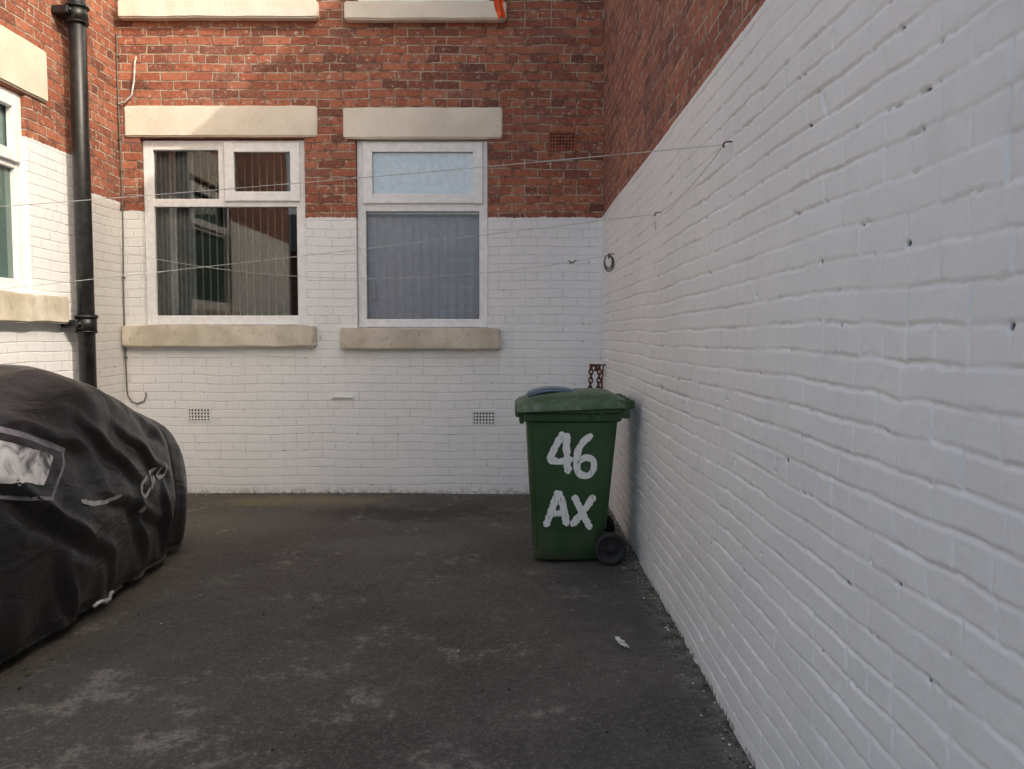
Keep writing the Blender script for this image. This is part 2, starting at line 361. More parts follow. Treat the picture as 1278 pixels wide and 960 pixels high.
mesh('window_pane',[(LX-.07,LW[0],LW[2]),(LX-.07,LW[1],LW[2]),(LX-.07,LW[1],LW[3]),(LX-.07,LW[0],LW[3])],[(0,1,2,3)],M['glass_green'],wing)
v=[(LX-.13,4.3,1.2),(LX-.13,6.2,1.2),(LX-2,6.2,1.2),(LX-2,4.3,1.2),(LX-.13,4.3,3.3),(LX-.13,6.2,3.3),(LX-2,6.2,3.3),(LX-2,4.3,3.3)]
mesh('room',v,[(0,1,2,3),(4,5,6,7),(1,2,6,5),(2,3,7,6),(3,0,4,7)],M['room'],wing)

# ------------------------------------------------------------ drainpipe
dp=empty('drainpipe'); PX,PY=-3.29,6.42
cyl('pipe',(PX,PY,2.7),(0,0,1),.062,5.5,M['black_pipe'],dp,40)
for i,z in enumerate((1.49,3.82)):
    cyl('collar_%d'%i,(PX,PY,z),(0,0,1),.075,.14,M['black_pipe'],dp,40,.01)
    cyl('collar_lip_%d'%i,(PX,PY,z+.055),(0,0,1),.087,.03,M['black_pipe'],dp,40,.008)
    cyl('collar_low_%d'%i,(PX,PY,z-.06),(0,0,1),.082,.025,M['black_pipe'],dp,40,.008)
    box('ear_%d'%i,LX+.002,PX,PY-.13,PY+.13,z-.03,z+.03,M['black_pipe'],dp,.012)
    cyl('bolt_a%d'%i,(LX+.13,PY-.11,z),(1,0,0),.014,.04,M['black_pipe'],dp,8); cyl('bolt_b%d'%i,(LX+.13,PY+.11,z),(1,0,0),.014,.04,M['black_pipe'],dp,8)

# ------------------------------------------------------------ right wall (real relief on the painted part)
RX=.787
def lat(u,v,cell,seed):
    r=np.random.RandomState(seed).rand(512,512)
    a=u/cell+100; b=v/cell+100; i=np.floor(a).astype(int); j=np.floor(b).astype(int); fa=a-i; fb_=b-j
    fa=fa*fa*(3-2*fa); fb_=fb_*fb_*(3-2*fb_)
    g=lambda x,y:r[x%512,y%512]
    return (g(i,j)*(1-fa)+g(i+1,j)*fa)*(1-fb_)+(g(i,j+1)*(1-fa)+g(i+1,j+1)*fa)*fb_
Yc=[1.0]
while Yc[-1]<BY+.01: Yc.append(Yc[-1]+max(.0038,.0021*Yc[-1]))
Yc=np.array(Yc); Zc=np.arange(-.03,2.436,.0046)
YY,ZZ=np.meshgrid(Yc,Zc)
u=YY+(lat(YY,ZZ,.13,1)-.5)*.016+(lat(YY,ZZ,.022,2)-.5)*.007
v=ZZ+(lat(YY,ZZ,.75,3)-.5)*.022+(lat(YY,ZZ,.12,31)-.5)*.008+(lat(YY,ZZ,.02,4)-.5)*.005
row=np.floor(v/.075).astype(int); fv=v-row*.075
hd=(row%5==3); w=np.where(hd,.1125,.225)
rj=np.random.RandomState(5).rand(400)
off=np.where(row%2==0,0,.1125)+rj[row%400]*.05
colm=np.floor((u+off)/w).astype(int); fu=(u+off)-colm*w
rr=np.random.RandomState(6).rand(400,400,3); bb=rr[row%400,colm%400]
du=np.minimum(fu,w-fu)-.001; dv=np.minimum(fv,.075-fv)-.0015
sst=lambda x:np.clip(x,0,1)**2*(3-2*np.clip(x,0,1))
eh=1-sst(dv/.0068); ev=1-sst(du/.0062)
mh=.0010+.0068*lat(YY,ZZ,.20,8)**1.3*(.4+lat(YY,ZZ,.05,9)); mv=.0006+.0060*lat(YY,ZZ,.12,10)**1.3
h=-np.maximum(mh*eh,mv*ev)
h+=(bb[...,0]-.5)*.0028+(bb[...,1]-.5)*(fv/.075-.5)*.0018+(bb[...,2]-.5)*(fu/w-.5)*.003
h+=(lat(YY,ZZ,.03,11)-.5)*.0013+(lat(YY,ZZ,.012,12)-.5)*.0007+(lat(YY,ZZ,.9,13)-.5)*.012+(lat(YY,ZZ,.07,14)-.5)*.0016
dark_mask=np.zeros_like(h)  # darkens pits, bare joints and cracks; also soil dirt along the wall foot
# shallow rough missing-paint areas inside some joints
rough=np.clip((lat(YY,ZZ,.11,61)-.72)/.1,0,1)*eh*np.clip((lat(YY,ZZ,.018,62)-.45)/.2,0,1)
h-=.003*rough; dark_mask=np.maximum(dark_mask,rough*.45)
R=np.random.RandomState(21)
for k in range(430):
    yy=1.05+6*R.rand()**1.3; zz=(R.randint(1,32))*.075+R.normal(0,.006)-.004
    ry=.0028+.0075*R.rand()**2.2; rz=.0026+.0045*R.rand()**2
    if R.rand()<.15: ry*=2.0
    j0,j1=np.searchsorted(Yc,[yy-.06,yy+.06]); i0,i1=np.searchsorted(Zc,[zz-.03,zz+.03])
    if j1<=j0 or i1<=i0: continue
    sub=h[i0:i1,j0:j1]; a,b=np.unravel_index(np.argmin(sub),sub.shape); yy=Yc[j0+b]; zz=Zc[i0+a]
    j0,j1=np.searchsorted(Yc,[yy-.06,yy+.06]); i0,i1=np.searchsorted(Zc,[zz-.03,zz+.03])
    ry=max(ry,.0016*yy)
    ny=lat(YY[i0:i1,j0:j1],ZZ[i0:i1,j0:j1],.006,70)
    g=np.exp(-(((YY[i0:i1,j0:j1]-yy)/ry)**2+((ZZ[i0:i1,j0:j1]-zz)/rz)**2))
    g=np.clip((g*(.6+.9*ny)),0,1)
    h[i0:i1,j0:j1]-=.010*g; dark_mask[i0:i1,j0:j1]=np.maximum(dark_mask[i0:i1,j0:j1],g)
def crack(pts):
    global h,dark_mask
    for (a,b),(c,d) in zip(pts[:-1],pts[1:]):
        L2=(c-a)**2+(d-b)**2; tt=np.clip(((YY-a)*(c-a)+(ZZ-b)*(d-b))/L2,0,1)
        ds=np.hypot(YY-(a+tt*(c-a)),ZZ-(b+tt*(d-b)))+(lat(YY,ZZ,.03,40)-.5)*.012
        g=np.exp(-(np.maximum(ds,0)/.006)**2)*(.3+.9*lat(YY,ZZ,.06,41)); h-=.009*g; dark_mask=np.maximum(dark_mask,g*.5)
crack([(4.5,1.13),(4.1,1.12),(3.72,1.12),(3.66,1.05),(3.64,.9)])
crack([(2.15,2.02),(2.12,1.95),(2.13,1.88)])
base=np.clip((.05-ZZ)/.05,0,1)*(lat(YY,ZZ,.05,50)>.35)*lat(YY,ZZ,.02,51); dark_mask=np.maximum(dark_mask,np.clip(base*1.0,0,1))
XX=RX-h
nv=XX.size; co=np.stack([XX,YY,ZZ],-1).reshape(-1,3).astype(np.float32)
nr,nc=XX.shape; idx=np.arange(nv).reshape(nr,nc)
q=np.stack([idx[:-1,:-1],idx[1:,:-1],idx[1:,1:],idx[:-1,1:]],-1).reshape(-1,4)
me=bpy.data.meshes.new('painted_face'); me.vertices.add(nv); me.vertices.foreach_set('co',co.ravel())
me.loops.add(q.size); me.loops.foreach_set('vertex_index',q.ravel().astype(np.int32)); me.polygons.add(len(q))
me.polygons.foreach_set('loop_start',(np.arange(len(q))*4).astype(np.int32))
me.update(calc_edges=True); me.polygons.foreach_set('use_smooth',np.ones(len(q),bool))
at=me.attributes.new('dark_mask','FLOAT','POINT'); at.data.foreach_set('value',dark_mask.ravel().astype(np.float32))
t=NT('painted_brick_relief'); p=t.pos(); a=t.n('ShaderNodeAttribute',attribute_name='dark_mask').outputs['Fac']
c=t.mix(t.ss(t.noise(p,1.3,2),.3,.7),(.80,.80,.795),(.86,.86,.85)); c=t.mix(t.math('MULTIPLY',t.ss(t.noise(p,8,3,.7),.56,.75),.14),c,(.55,.53,.48))
c=t.mix(t.ss(a,.22,.7),c,(.09,.075,.06)); t.col(c); t.ro(.5); t.bump(t.noise(p,170,2,.6),.4,.0015)
me.materials.append(t.m)
sw=empty('painted_brick_wall'); link(bpy.data.objects.new('painted_face',me),sw)
box('wall_core',RX+.04,RX+4,1.0,BY+5,-.05,2.42,M['white_y'],sw)
box('near_wall',RX,RX+4,-5,.998,-.05,2.43,M['white_y'],sw)
box('tall_brick_upper',RX+.006,RX+4,3.2,BY+5,2.43,6.35,M['brick_red_y'],sw)
box('low_brick_upper',RX+.006,RX+4,-5,3.198,2.43,4.15,M['brick_red_y'],sw)

# ------------------------------------------------------------ rear terrace (behind the viewer, seen in reflections)
rear=empty('brick_house')
RY=-20
fr=lambda u,z,d:(u,RY-d,z)
ops=[(-7,-5.6,1,2.5),(-3,-1.6,1,2.5),(1,2.4,1,2.5),(-7,-5.6,3.4,4.6),(-3,-1.6,3.4,4.6),(1,2.4,3.4,4.6)]
wall_open('front_wall',fr,-12,8,-.05,5,ops,M['brick_red_x'],rear)
for i,o in enumerate(ops):
    box('window_%d'%i,o[0],o[1],RY-.12,RY-.09,o[2],o[3],M['upvc'],rear); box('glass_%d'%i,o[0]+.1,o[1]-.1,RY-.085,RY-.075,o[2]+.1,o[3]-.1,M['dark'],rear)
mesh('roof',[(-12.2,RY+.3,4.9),(8.2,RY+.3,4.9),(8.2,RY-4,7),(-12.2,RY-4,7),(-12.2,RY-8.3,4.9),(8.2,RY-8.3,4.9)],[(0,1,2,3),(3,2,5,4)],M['roof'],rear)
mesh('side_walls',[(-12,RY,-.05),(-12,RY-8,-.05),(-12,RY-8,5),(-12,RY-4,6.9),(-12,RY,5),(8,RY,-.05),(8,RY-8,-.05),(8,RY-8,5),(8,RY-4,6.9),(8,RY,5)],[(0,1,2,3,4),(5,6,7,8,9),(1,6,7,2)],M['brick_red_y'],rear)

# ------------------------------------------------------------ wheelie bin
bin_=empty('wheelie_bin')
def rrect(x0,x1,y0,y1,r,n=5):
    pts=[]
    for cx,cy,a0 in ((x1-r,y1-r,0),(x0+r,y1-r,90),(x0+r,y0+r,180),(x1-r,y0+r,270)):
        for k in range(n+1):
            a=math.radians(a0+90*k/n); pts.append((cx+r*math.cos(a),cy+r*math.sin(a)))
    return pts
def loft(name,secs,mat,parent,cap0=True,cap1=True,n=5):
    vs=[];fs=[]
    for (x0,x1,y0,y1,z,r) in secs:
        vs+=[(a,b,z(a,b) if callable(z) else z) for a,b in rrect(x0,x1,y0,y1,r,n)]
    m=4*(n+1)
    for s in range(len(secs)-1):
        for k in range(m): a=s*m+k; b=s*m+(k+1)%m; fs.append((a,b,b+m,a+m))
    if cap0: fs.append(tuple(range(m-1,-1,-1)))
    if cap1: fs.append(tuple(range((len(secs)-1)*m,len(secs)*m)))
    o=mesh(name,vs,fs,mat,parent)
    for f in o.data.polygons: f.use_smooth=len(f.vertices)==4
    es=o.modifiers.new('es','EDGE_SPLIT'); es.split_angle=math.radians(38)
    return o
fy=lambda z:5.045-.045*z/.93
secs=[]
for z in (0.015,.03,.10,.20,.21,.60,.88):
    k=z/.93; ins=.012 if z<.02 else 0
    xr=.565+.085*k if z>=.21 else .545+.05*k
    secs.append((.135-.05*k+ins,xr-ins,fy(z)+ins,5.53+.05*k-ins,z,.045))
loft('body',secs,M['bin'],bin_)
loft('collar',[(.082,.655,4.995,5.585,.875,.045),(.070,.668,4.982,5.598,.885,.05),(.068,.67,4.980,5.600,.925,.05),(.05,.685,4.965,5.615,.935,.055),(.05,.685,4.965,5.615,.955,.055)],M['bin'],bin_)
for i in range(9):
    x=.11+.062*i; box('collar_rib_%d'%i,x,x+.006,4.968,4.985,.89,.936,M['bin'],bin_)
box('lift_comb',.045,.075,5.05,5.53,.86,.93,M['bin'],bin_,.008)
for i,(a,b) in enumerate((((.155,.08),(.115,.86)),((.525,.24),(.60,.86)))):
    tube('panel_edge_%d'%i,[(a[0],fy(a[1])+.003,a[1]),(b[0],fy(b[1])+.003,b[1])],.006,M['bin'],bin_)
zt=lambda base:(lambda x,y:base-.022*(1-min(1,max(0,(x-.03)/.25)))-.006*math.sin(x*9))
loft('lid',[(.035,.70,4.95,5.63,zt(.957),.07),(.028,.705,4.943,5.637,zt(.962),.075),(.032,.70,4.947,5.633,zt(.995),.075),(.045,.69,4.96,5.62,zt(1.012),.075),(.075,.665,4.985,5.595,zt(1.016),.07),(.095,.64,5.005,5.575,zt(1.034),.07),(.15,.58,5.06,5.52,zt(1.046),.07),(.24,.50,5.15,5.43,zt(1.050),.06)],M['lid'],bin_)
box('lid_front_lip',.018,.05,5.05,5.53,.90,.975,M['lid'],bin_,.012)
M['bluegrey']=simple('blue_grey_highlight',(.08,.13,.19),.3,var=.15)  # sky reflection on the lid dome, put into the colour
vs=[];fs=[];n=18
for i in range(n+1):
    tt=i/n; x=.10+.34*tt; z=1.035+.036*math.sin(math.pi*tt)**.7
    for y in (5.16,5.19,5.40,5.43): vs.append((x,y,z-(.014 if y in(5.16,5.43) else 0)))
for i in range(n):
    for k in range(3): a=i*4+k; fs.append((a,a+4,a+5,a+1))
o=mesh('lid_sky_highlight',vs,fs,M['bluegrey'],bin_,True); sm=o.modifiers.new('s','SOLIDIFY'); sm.thickness=.012  # added hump that stands in for the highlight on the lid
tube('rear_handle',[(.66,5.02,.97),(.70,5.03,.985),(.735,5.05,.985),(.735,5.53,.985),(.70,5.55,.985),(.66,5.56,.97)],.014,M['bin'],bin_)
for i,y in enumerate((5.0,5.2,5.38,5.55)): box('hinge_%d'%i,.655,.745,y,y+.035,.955,1.01,M['bin'],bin_,.012)
box('handle_bracket',.64,.715,4.985,5.0,.90,.985,M['bin'],bin_,.005)
box('handle_bracket_far',.64,.715,5.585,5.6,.90,.985,M['bin'],bin_,.005)
tube('axle',[(.60,4.99,.1),(.60,5.6,.1)],.012,M['grey_metal'],bin_)
for i,(y0) in enumerate((4.995,5.575)):
    bm=bmesh.new(); prof=[(.045,-.018),(.070,-.02),(.074,-.026),(.092,-.026),(.099,-.018),(.101,0),(.099,.018),(.092,.026),(.074,.026),(.070,.02),(.045,.018)]
    Sg=40; vv=[]
    for s_ in range(Sg):
        a=2*math.pi*s_/Sg; vv.append([bm.verts.new((.60+r*math.cos(a),y0+d,.1+r*math.sin(a))) for r,d in prof])
    for s_ in range(Sg):
        for k in range(len(prof)-1): bm.faces.new((vv[s_][k],vv[(s_+1)%Sg][k],vv[(s_+1)%Sg][k+1],vv[s_][k+1]))
    me=bpy.data.meshes.new('wheel_%d'%i); bm.to_mesh(me); bm.free(); me.materials.append(M['rubber'])
    for f in me.polygons: f.use_smooth=True
    link(bpy.data.objects.new('wheel_%d'%i,me),bin_)
    cyl('wheel_disc_%d'%i,(.60,y0,.1),(0,1,0),.06,.02,M['rubber'],bin_,32)
    cyl('wheel_hub_%d'%i,(.60,y0-.003,.1),(0,1,0),.024,.05,M['rubber'],bin_,20,.005)
    for k in range(6):
        a=k*math.pi/3; tube('spoke_%d_%d'%(i,k),[(.60,y0-.012,.1),(.60+.07*math.cos(a),y0-.012,.1+.07*math.sin(a))],.005,M['rubber'],bin_,2)
def ribbon(pts,w,n=26):
    P=[Vector((a,b)) for a,b in pts]; out=[]
    d=[0]
    for i in range(1,len(P)): d.append(d[-1]+(P[i]-P[i-1]).length)
    def at(s):
        for i in range(1,len(P)):
            if s<=d[i]+1e-9:
                f=(s-d[i-1])/max(1e-9,d[i]-d[i-1]); return P[i-1].lerp(P[i],f)
        return P[-1]
    C=[at(d[-1]*i/(n-1)) for i in range(n)]
    if len(P)>2:
        for _ in range(3): C=[C[0]]+[(C[i-1]+C[i]*2+C[i+1])/4 for i in range(1,n-1)]+[C[-1]]
    res=[];sd=random.random()*50
    for i in range(n):
        T=(C[min(n-1,i+1)]-C[max(0,i-1)]).normalized(); N=Vector((-T.y,T.x))
        e=min(1,.55+i*.25,.45+(n-1-i)*.2)
        w1=w*.5*e*(1+.35*noise.noise(Vector((i*.45,sd,0)))); w2=w*.5*e*(1+.35*noise.noise(Vector((i*.45,sd+9,0))))
        res.append((C[i]+N*w1,C[i]-N*w2))
    return res
# hand-painted number: x,z in metres on the side of the bin
vs=[];fs=[]
strokes=[([(.313,.815),(.269,.736),(.225,.642),(.289,.632),(.377,.652)],.038),([(.333,.810),(.333,.706),(.342,.558)],.040),
 ([(.489,.800),(.425,.751),(.386,.657),(.406,.558),(.465,.534),(.504,.588),(.494,.652),(.445,.667),(.396,.618)],.038),
 ([(.284,.454),(.249,.351),(.205,.227)],.040),([(.284,.450),(.313,.361),(.337,.232)],.040),([(.230,.306),(.328,.321)],.034),
 ([(.377,.425),(.430,.316),(.484,.212)],.038),([(.504,.425),(.435,.321),(.362,.232)],.038)]
for k,(st,w) in enumerate(strokes):
    rb=ribbon(st,w*1.1,36); b=len(vs)
    for A,B in rb:
        for q_ in (A,B): vs.append((q_.x,fy(q_.y)-.0045-.0006*k,q_.y))
    fs+=[(b+2*i,b+2*i+2,b+2*i+3,b+2*i+1) for i in range(len(rb)-1)]
mesh('painted_number',vs,fs,M['letter'],bin_)

# ------------------------------------------------------------ covered motorcycle
t=NT('black_nylon_cover'); p=t.pos()
c=t.mix(t.ss(t.noise(p,2,3,.6),.35,.7),(.009,.009,.010),(.017,.017,.018)); c=t.mix(t.math('MULTIPLY',t.ss(t.noise(p,9,4,.8),.56,.76),.22),c,(.07,.065,.055))
t.col(c); t.ro(t.math('ADD',.26,t.math('MULTIPLY',t.noise(p,7,3),.2))); t.b.inputs['Sheen Weight'].default_value=.06
mp=t.n('ShaderNodeMapping'); t.L(p,mp.inputs[0]); mp.inputs['Rotation'].default_value=(.5,0,0); mp.inputs['Scale'].default_value=(1,.55,1.5)
t.bump(t.math('ADD',t.noise(mp.outputs[0],5,3,.5,1.2),t.math('MULTIPLY',t.noise(p,24,2),.10)),.6,.03); M['cover']=t.m
bike=empty('covered_motorcycle')
S=[(2.88,.25,.62),(2.95,.34,.82),(3.1,.40,.98),(3.35,.435,1.10),(3.65,.445,1.20),(3.95,.45,1.255),(4.2,.45,1.22),(4.5,.435,1.12),(4.75,.42,1.03),(4.95,.405,.985),(5.05,.385,.965),(5.10,.345,.93),(5.16,.365,.925),(5.28,.365,.90),(5.40,.32,.81),(5.48,.24,.67),(5.52,.14,.5)]
def cr(P,t_):
    i=int(min(len(P)-2,max(0,math.floor(t_)))); f=t_-i
    g=lambda k:P[max(0,min(len(P)-1,k))]
    a,b,c_,d=g(i-1),g(i),g(i+1),g(i+2)
    return [.5*((2*b[k])+(-a[k]+c_[k])*f+(2*a[k]-5*b[k]+4*c_[k]-d[k])*f*f+(-a[k]+3*b[k]-3*c_[k]+d[k])*f**3) for k in range(len(a))]
prof=[(.84,.03),(.88,.10),(.94,.22),(.99,.38),(1.01,.52),(.98,.66),(.91,.78),(.79,.88),(.60,.945),(.30,.99),(0,1.0)]
creases=[((3.1,.95),(3.9,.42),.030),((3.35,.75),(4.25,.25),.028),((3.9,1.0),(4.5,.62),.030),((4.25,.95),(4.95,.55),.028),((4.1,.62),(4.9,.30),.026),((3.7,.35),(3.85,.05),.03),((4.45,.5),(4.62,.06),.026),((3.2,.4),(3.15,.05),.03),((4.65,.95),(4.98,.80),.022),((4.85,.5),(4.93,.08),.025),((4.15,.28),(4.22,.04),.02),((3.5,1.02),(4.0,.85),.024)]
NU=190; NP=72; vs=[];fs=[]
for i in range(NU):
    y,hw,top=cr(S,(len(S)-1)*i/(NU-1))
    for j in range(2*NP+1):
        s_=(j-NP)/NP; a=(1-abs(s_))*(len(prof)-1); fx,fz=cr(prof,a); sg=1 if s_>0 else -1
        x=-2.46+sg*hw*fx; z=top*fz
        d=0
        for (a0,b0,dp_) in creases:
            ay,az_=a0; by,bz=b0; L2=(by-ay)**2+(bz-az_)**2; tt=max(0,min(1,((y-ay)*(by-ay)+(z-az_)*(bz-az_))/L2))
            wob=.03*noise.noise(Vector((y*5,z*5,ay)))
            sd_=((y-ay)*(bz-az_)-(z-az_)*(by-ay))/math.sqrt(L2)+wob
            dist=math.hypot(y-(ay+tt*(by-ay)),z-(az_+tt*(bz-az_)))
            if dist<.25:
                fade=math.sin(math.pi*min(1,max(.03,tt*.94+.05)))**.6*math.exp(-max(0,dist-abs(sd_)-.02)*20)
                d+=dp_*fade*(math.exp(-(sd_/.028)**2)-1.0*math.exp(-((sd_-.05)/.045)**2))
        d+=.035*noise.noise(Vector((x*2,y*2.2,z*2.2)))+.012*noise.noise(Vector((sg*4,y*6+z*3,z*3-y*2)))
        low=max(0,1-z/.5); d+=.018*low*math.sin(y*17+2.5*noise.noise(Vector((y*3,sg,0))))
        x+=sg*d*(1 if abs(fx)>.4 else abs(fx)*2.5); z+=(d*.6 if fz>.8 else 0)
        if fz<.08: z+= .02+.02*noise.noise(Vector((y*6,sg*4,1)))
        vs.append((x,y,z))
m=2*NP+1
for i in range(NU-1):
    for j in range(m-1): a=i*m+j; fs.append((a,a+1,a+m+1,a+m))
fs.append(tuple(range(m))); fs.append(tuple(range(NU*m-1,(NU-1)*m-1,-1)))
cov=mesh('cover',vs,fs,M['cover'],bike,True)
for i,y in enumerate((3.35,5.0)):
    A=32;B=10;tv=[];tf=[]
    for a in range(A):
        for b in range(B):
            th=2*math.pi*a/A; ph=2*math.pi*b/B; r=.25+.055*math.cos(ph); tv.append((-2.46+.07*math.sin(ph),y+r*math.cos(th),.305+r*math.sin(th)))
    for a in range(A):
        for b in range(B): tf.append((a*B+b,((a+1)%A)*B+b,((a+1)%A)*B+(b+1)%B,a*B+(b+1)%B))
    mesh('tyre_%d'%i,tv,tf,M['rubber'],bike,True)
bvh=BVHTree.FromPolygons([Vector(v_) for v_ in vs],[f for f in fs if len(f)==4])
def onside(y,z,off=.006):
    h_=bvh.ray_cast(Vector((0,y,z)),Vector((-1,0,0)))
    if h_[0] is None: return Vector((-2.1,y,z))
    nrm=h_[1] if h_[1].x>0 else -h_[1]
    return h_[0]+nrm*off
def patch(name,q,mat,off,n=24):
    A,B,C,D=[Vector(k) for k in q]; vs=[];fs=[]
    for i in range(n+1):
        for j in range(n+1):
            a=A.lerp(B,i/n).lerp(D.lerp(C,i/n),j/n); vs.append(onside(a.x,a.y,off))
    for i in range(n):
        for j in range(n): a=i*(n+1)+j; fs.append((a,a+1,a+n+2,a+n+1))
    mesh(name,vs,fs,mat,bike,True)
M['silver']=simple('reflective_fabric',(.24,.23,.27),.4,var=.15)
t=NT('clear_vinyl_window'); p=t.pos(); nn=t.noise(p,6,3,.6,1.0)
t.col(t.mix(t.ss(nn,.38,.60),(.10,.10,.11),(.74,.75,.77))); t.ro(.12); t.bump(nn,.4,.02); M['clear']=t.m
patch('plate_window_border',[(3.15,1.12),(3.80,.88),(3.57,.68),(3.15,.78)],M['silver'],.005)
patch('plate_window_black',[(3.15,1.085),(3.755,.865),(3.555,.70),(3.15,.80)],M['cover'],.008)
patch('plate_window',[(3.15,1.04),(3.64,.865),(3.51,.76),(3.15,.85)],M['clear'],.011)
def srib(name,pts,w,mat):
    vs=[];fs=[]
    rb=ribbon(pts,w,24)
    for A,B in rb: vs+= [onside(A.x,A.y),onside(B.x,B.y)]
    fs=[(2*i,2*i+2,2*i+3,2*i+1) for i in range(len(rb)-1)]
    mesh(name,vs,fs,mat,bike,True)
M['refl']=simple('grey_reflective',(.50,.50,.50),.5)
srib('reflective_piping',[(3.80,.635),(3.90,.60),(4.05,.58),(4.20,.585)],.022,M['refl'])
srib('logo_1',[(4.56,.62),(4.48,.60),(4.46,.53),(4.54,.51),(4.60,.55)],.026,M['refl'])
srib('logo_2',[(4.62,.54),(4.66,.62),(4.74,.64)],.026,M['refl'])
srib('logo_3',[(4.65,.56),(4.72,.59)],.022,M['refl'])
srib('logo_4',[(4.78,.64),(4.77,.57),(4.85,.58),(4.86,.65)],.024,M['refl'])
srib('logo_5',[(4.47,.46),(4.52,.44)],.03,M['refl'])
pts=[]
for z in [k*.02 for k in range(4,46)]: pts.append(onside(5.09-.03*math.sin(z*3),z,.002))
tube('seam',pts,.004,M['cover'],bike)
hem=[onside(y_*.01,.055,.0) for y_ in range(300,540,3)]; tube('hem',hem,.011,M['cover'],bike)
strap=[onside(4.02+.02*k,.07+.015*math.sin(k*.9),.02) for k in range(10)]; tube('strap',strap,.009,M['refl'],bike)

# ------------------------------------------------------------ washing lines and fittings
def sagline(a,b,s,n=40):
    a=Vector(a);b=Vector(b); return [tuple(a.lerp(b,i/n)-Vector((0,0,s*4*(i/n)*(1-i/n)))) for i in range(n+1)]
def hook(parent,y,z,nm):
    tube(nm,[(RX+.01,y,z),(RX-.022,y,z),(RX-.032,y,z-.006),(RX-.034,y,z-.015),(RX-.028,y,z-.02)],.003,M['rust'],parent)
l1=empty('washing_line'); hook(l1,3.0,2.09,'hook')
tube('line',sagline((RX-.03,3.0,2.08),(LX+.02,4.0,1.95),.015),.0016,M['rope'],l1)
l2=empty('washing_line'); hook(l2,4.42,2.05,'hook')
tube('line',sagline((RX-.03,4.42,2.04),(LX+.02,4.79,1.62),.01),.0019,M['rope'],l2)
tube('slack_line',sagline((RX-.03,3.0,2.08),(RX-.03,4.42,2.04),.035),.0016,M['rope'],l2)
tube('loose_tail',[(RX-.04,4.42,2.04),(RX-.035,4.44,1.99),(RX-.03,4.40,1.95),(RX-.035,4.38,2.0)],.002,M['rope'],l2)
l3=empty('washing_line'); hook(l3,6.45,2.03,'hook')
tube('line',sagline((RX-.03,6.45,2.02),(-3.36,7.26,2.12),.20),.0021,M['rope'],l3)
tube('knot',[(.50,6.5,1.985),(.47,6.5,1.965),(.44,6.5,1.985),(.46,6.5,1.955)],.006,M['grey_metal'],l3)
rc=empty('rope_coil')
for k in range(3):
    r=.040+.006*k; pts=[]
    for i in range(32):
        a=2*math.pi*i/32; pts.append((.742+r*.75*math.cos(a)+.003*k,6.42+.018*math.cos(a)+.010*k,1.97+r*1.2*math.sin(a)-.006*k))
    tube('loop_%d'%k,pts,.0045,M['grey_metal'],rc,3,True)
tube('tie',[(.742,6.41,2.03),(.75,6.41,2.02),(.742,6.41,1.99)],.007,M['rust'],rc)
ch=empty('rusty_chain')
def linkring(c0,ax,r,rt,nm):
    pts=[]
    ux=Vector((ax[0],ax[1],0)).normalized()
    for i in range(16):
        a=2*math.pi*i/16; pts.append(tuple(Vector(c0)+ux*r*.62*math.cos(a)+Vector((0,0,1))*r*math.sin(a)))
    tube(nm,pts,rt,M['rust'],ch,2,True)
k=0
for x0,z0,n_ in ((.665,1.13,7),(.735,1.13,7)):
    for i in range(n_):
        linkring((x0+.004*math.sin(i),7.0,z0-.036*i),((1,0) if i%2 else (.3,1)),.026,.0065,'link_%d'%k); k+=1
for i in range(4): linkring((.67+.02*i,7.0,1.135-.012*math.sin(i)),((1,0) if i%2 else (.6,1)),.022,.0065,'link_%d'%k); k+=1
tube('iron_staple',[(.79,6.95,1.16),(.765,6.95,1.15),(.755,6.95,1.0),(.76,6.95,.9)],.008,M['rust'],ch)
tube('anchor_bar',[(.655,7.0,1.155),(.80,7.0,1.15)],.006,M['rust'],ch)

cb=empty('wall_cable')
tube('cable',[(-3.40+.006*math.sin(z*3),BY-.012,z) for z in [x_*.1 for x_ in range(9,41)]][::-1]+[(-3.39,BY-.012,.87),(-3.36,BY-.014,.82),(-3.31,BY-.014,.80),(-3.25,BY-.014,.82),(-3.23,BY-.012,.87),(-3.235,BY-.012,.90)],.006,M['grey_metal'],cb)
tube('cable_loop',[(-3.40,BY-.02,3.40),(-3.34,BY-.03,3.41),(-3.28,BY-.03,3.47),(-3.255,BY-.03,3.6),(-3.25,BY-.02,3.75),(-3.24,BY-.01,3.8)],.008,M['rope'],cb)
for i,z in enumerate((1.2,1.9,2.5,3.1,3.8)): box('clip_%d'%i,-3.412,-3.39,BY-.022,BY,z,z+.015,M['grey_metal'],cb)
vs=[];fs=[];n=12
for i in range(n+1):
    for j in range(16):
        a=i/n; z=4.50-.42*j/15; vs.append((-.17+.11*a-.036*(15-j)/15+.05*(j/15)*(1-a)+.006*math.sin(j),BY-.105-.018*math.sin(a*9+j*.3),z+.02*math.sin(a*3)))
for i in range(n):
    for j in range(15): a=i*16+j; fs.append((a,a+1,a+17,a+16))
mesh('orange_towel',vs,fs,M['orange'],None,True)

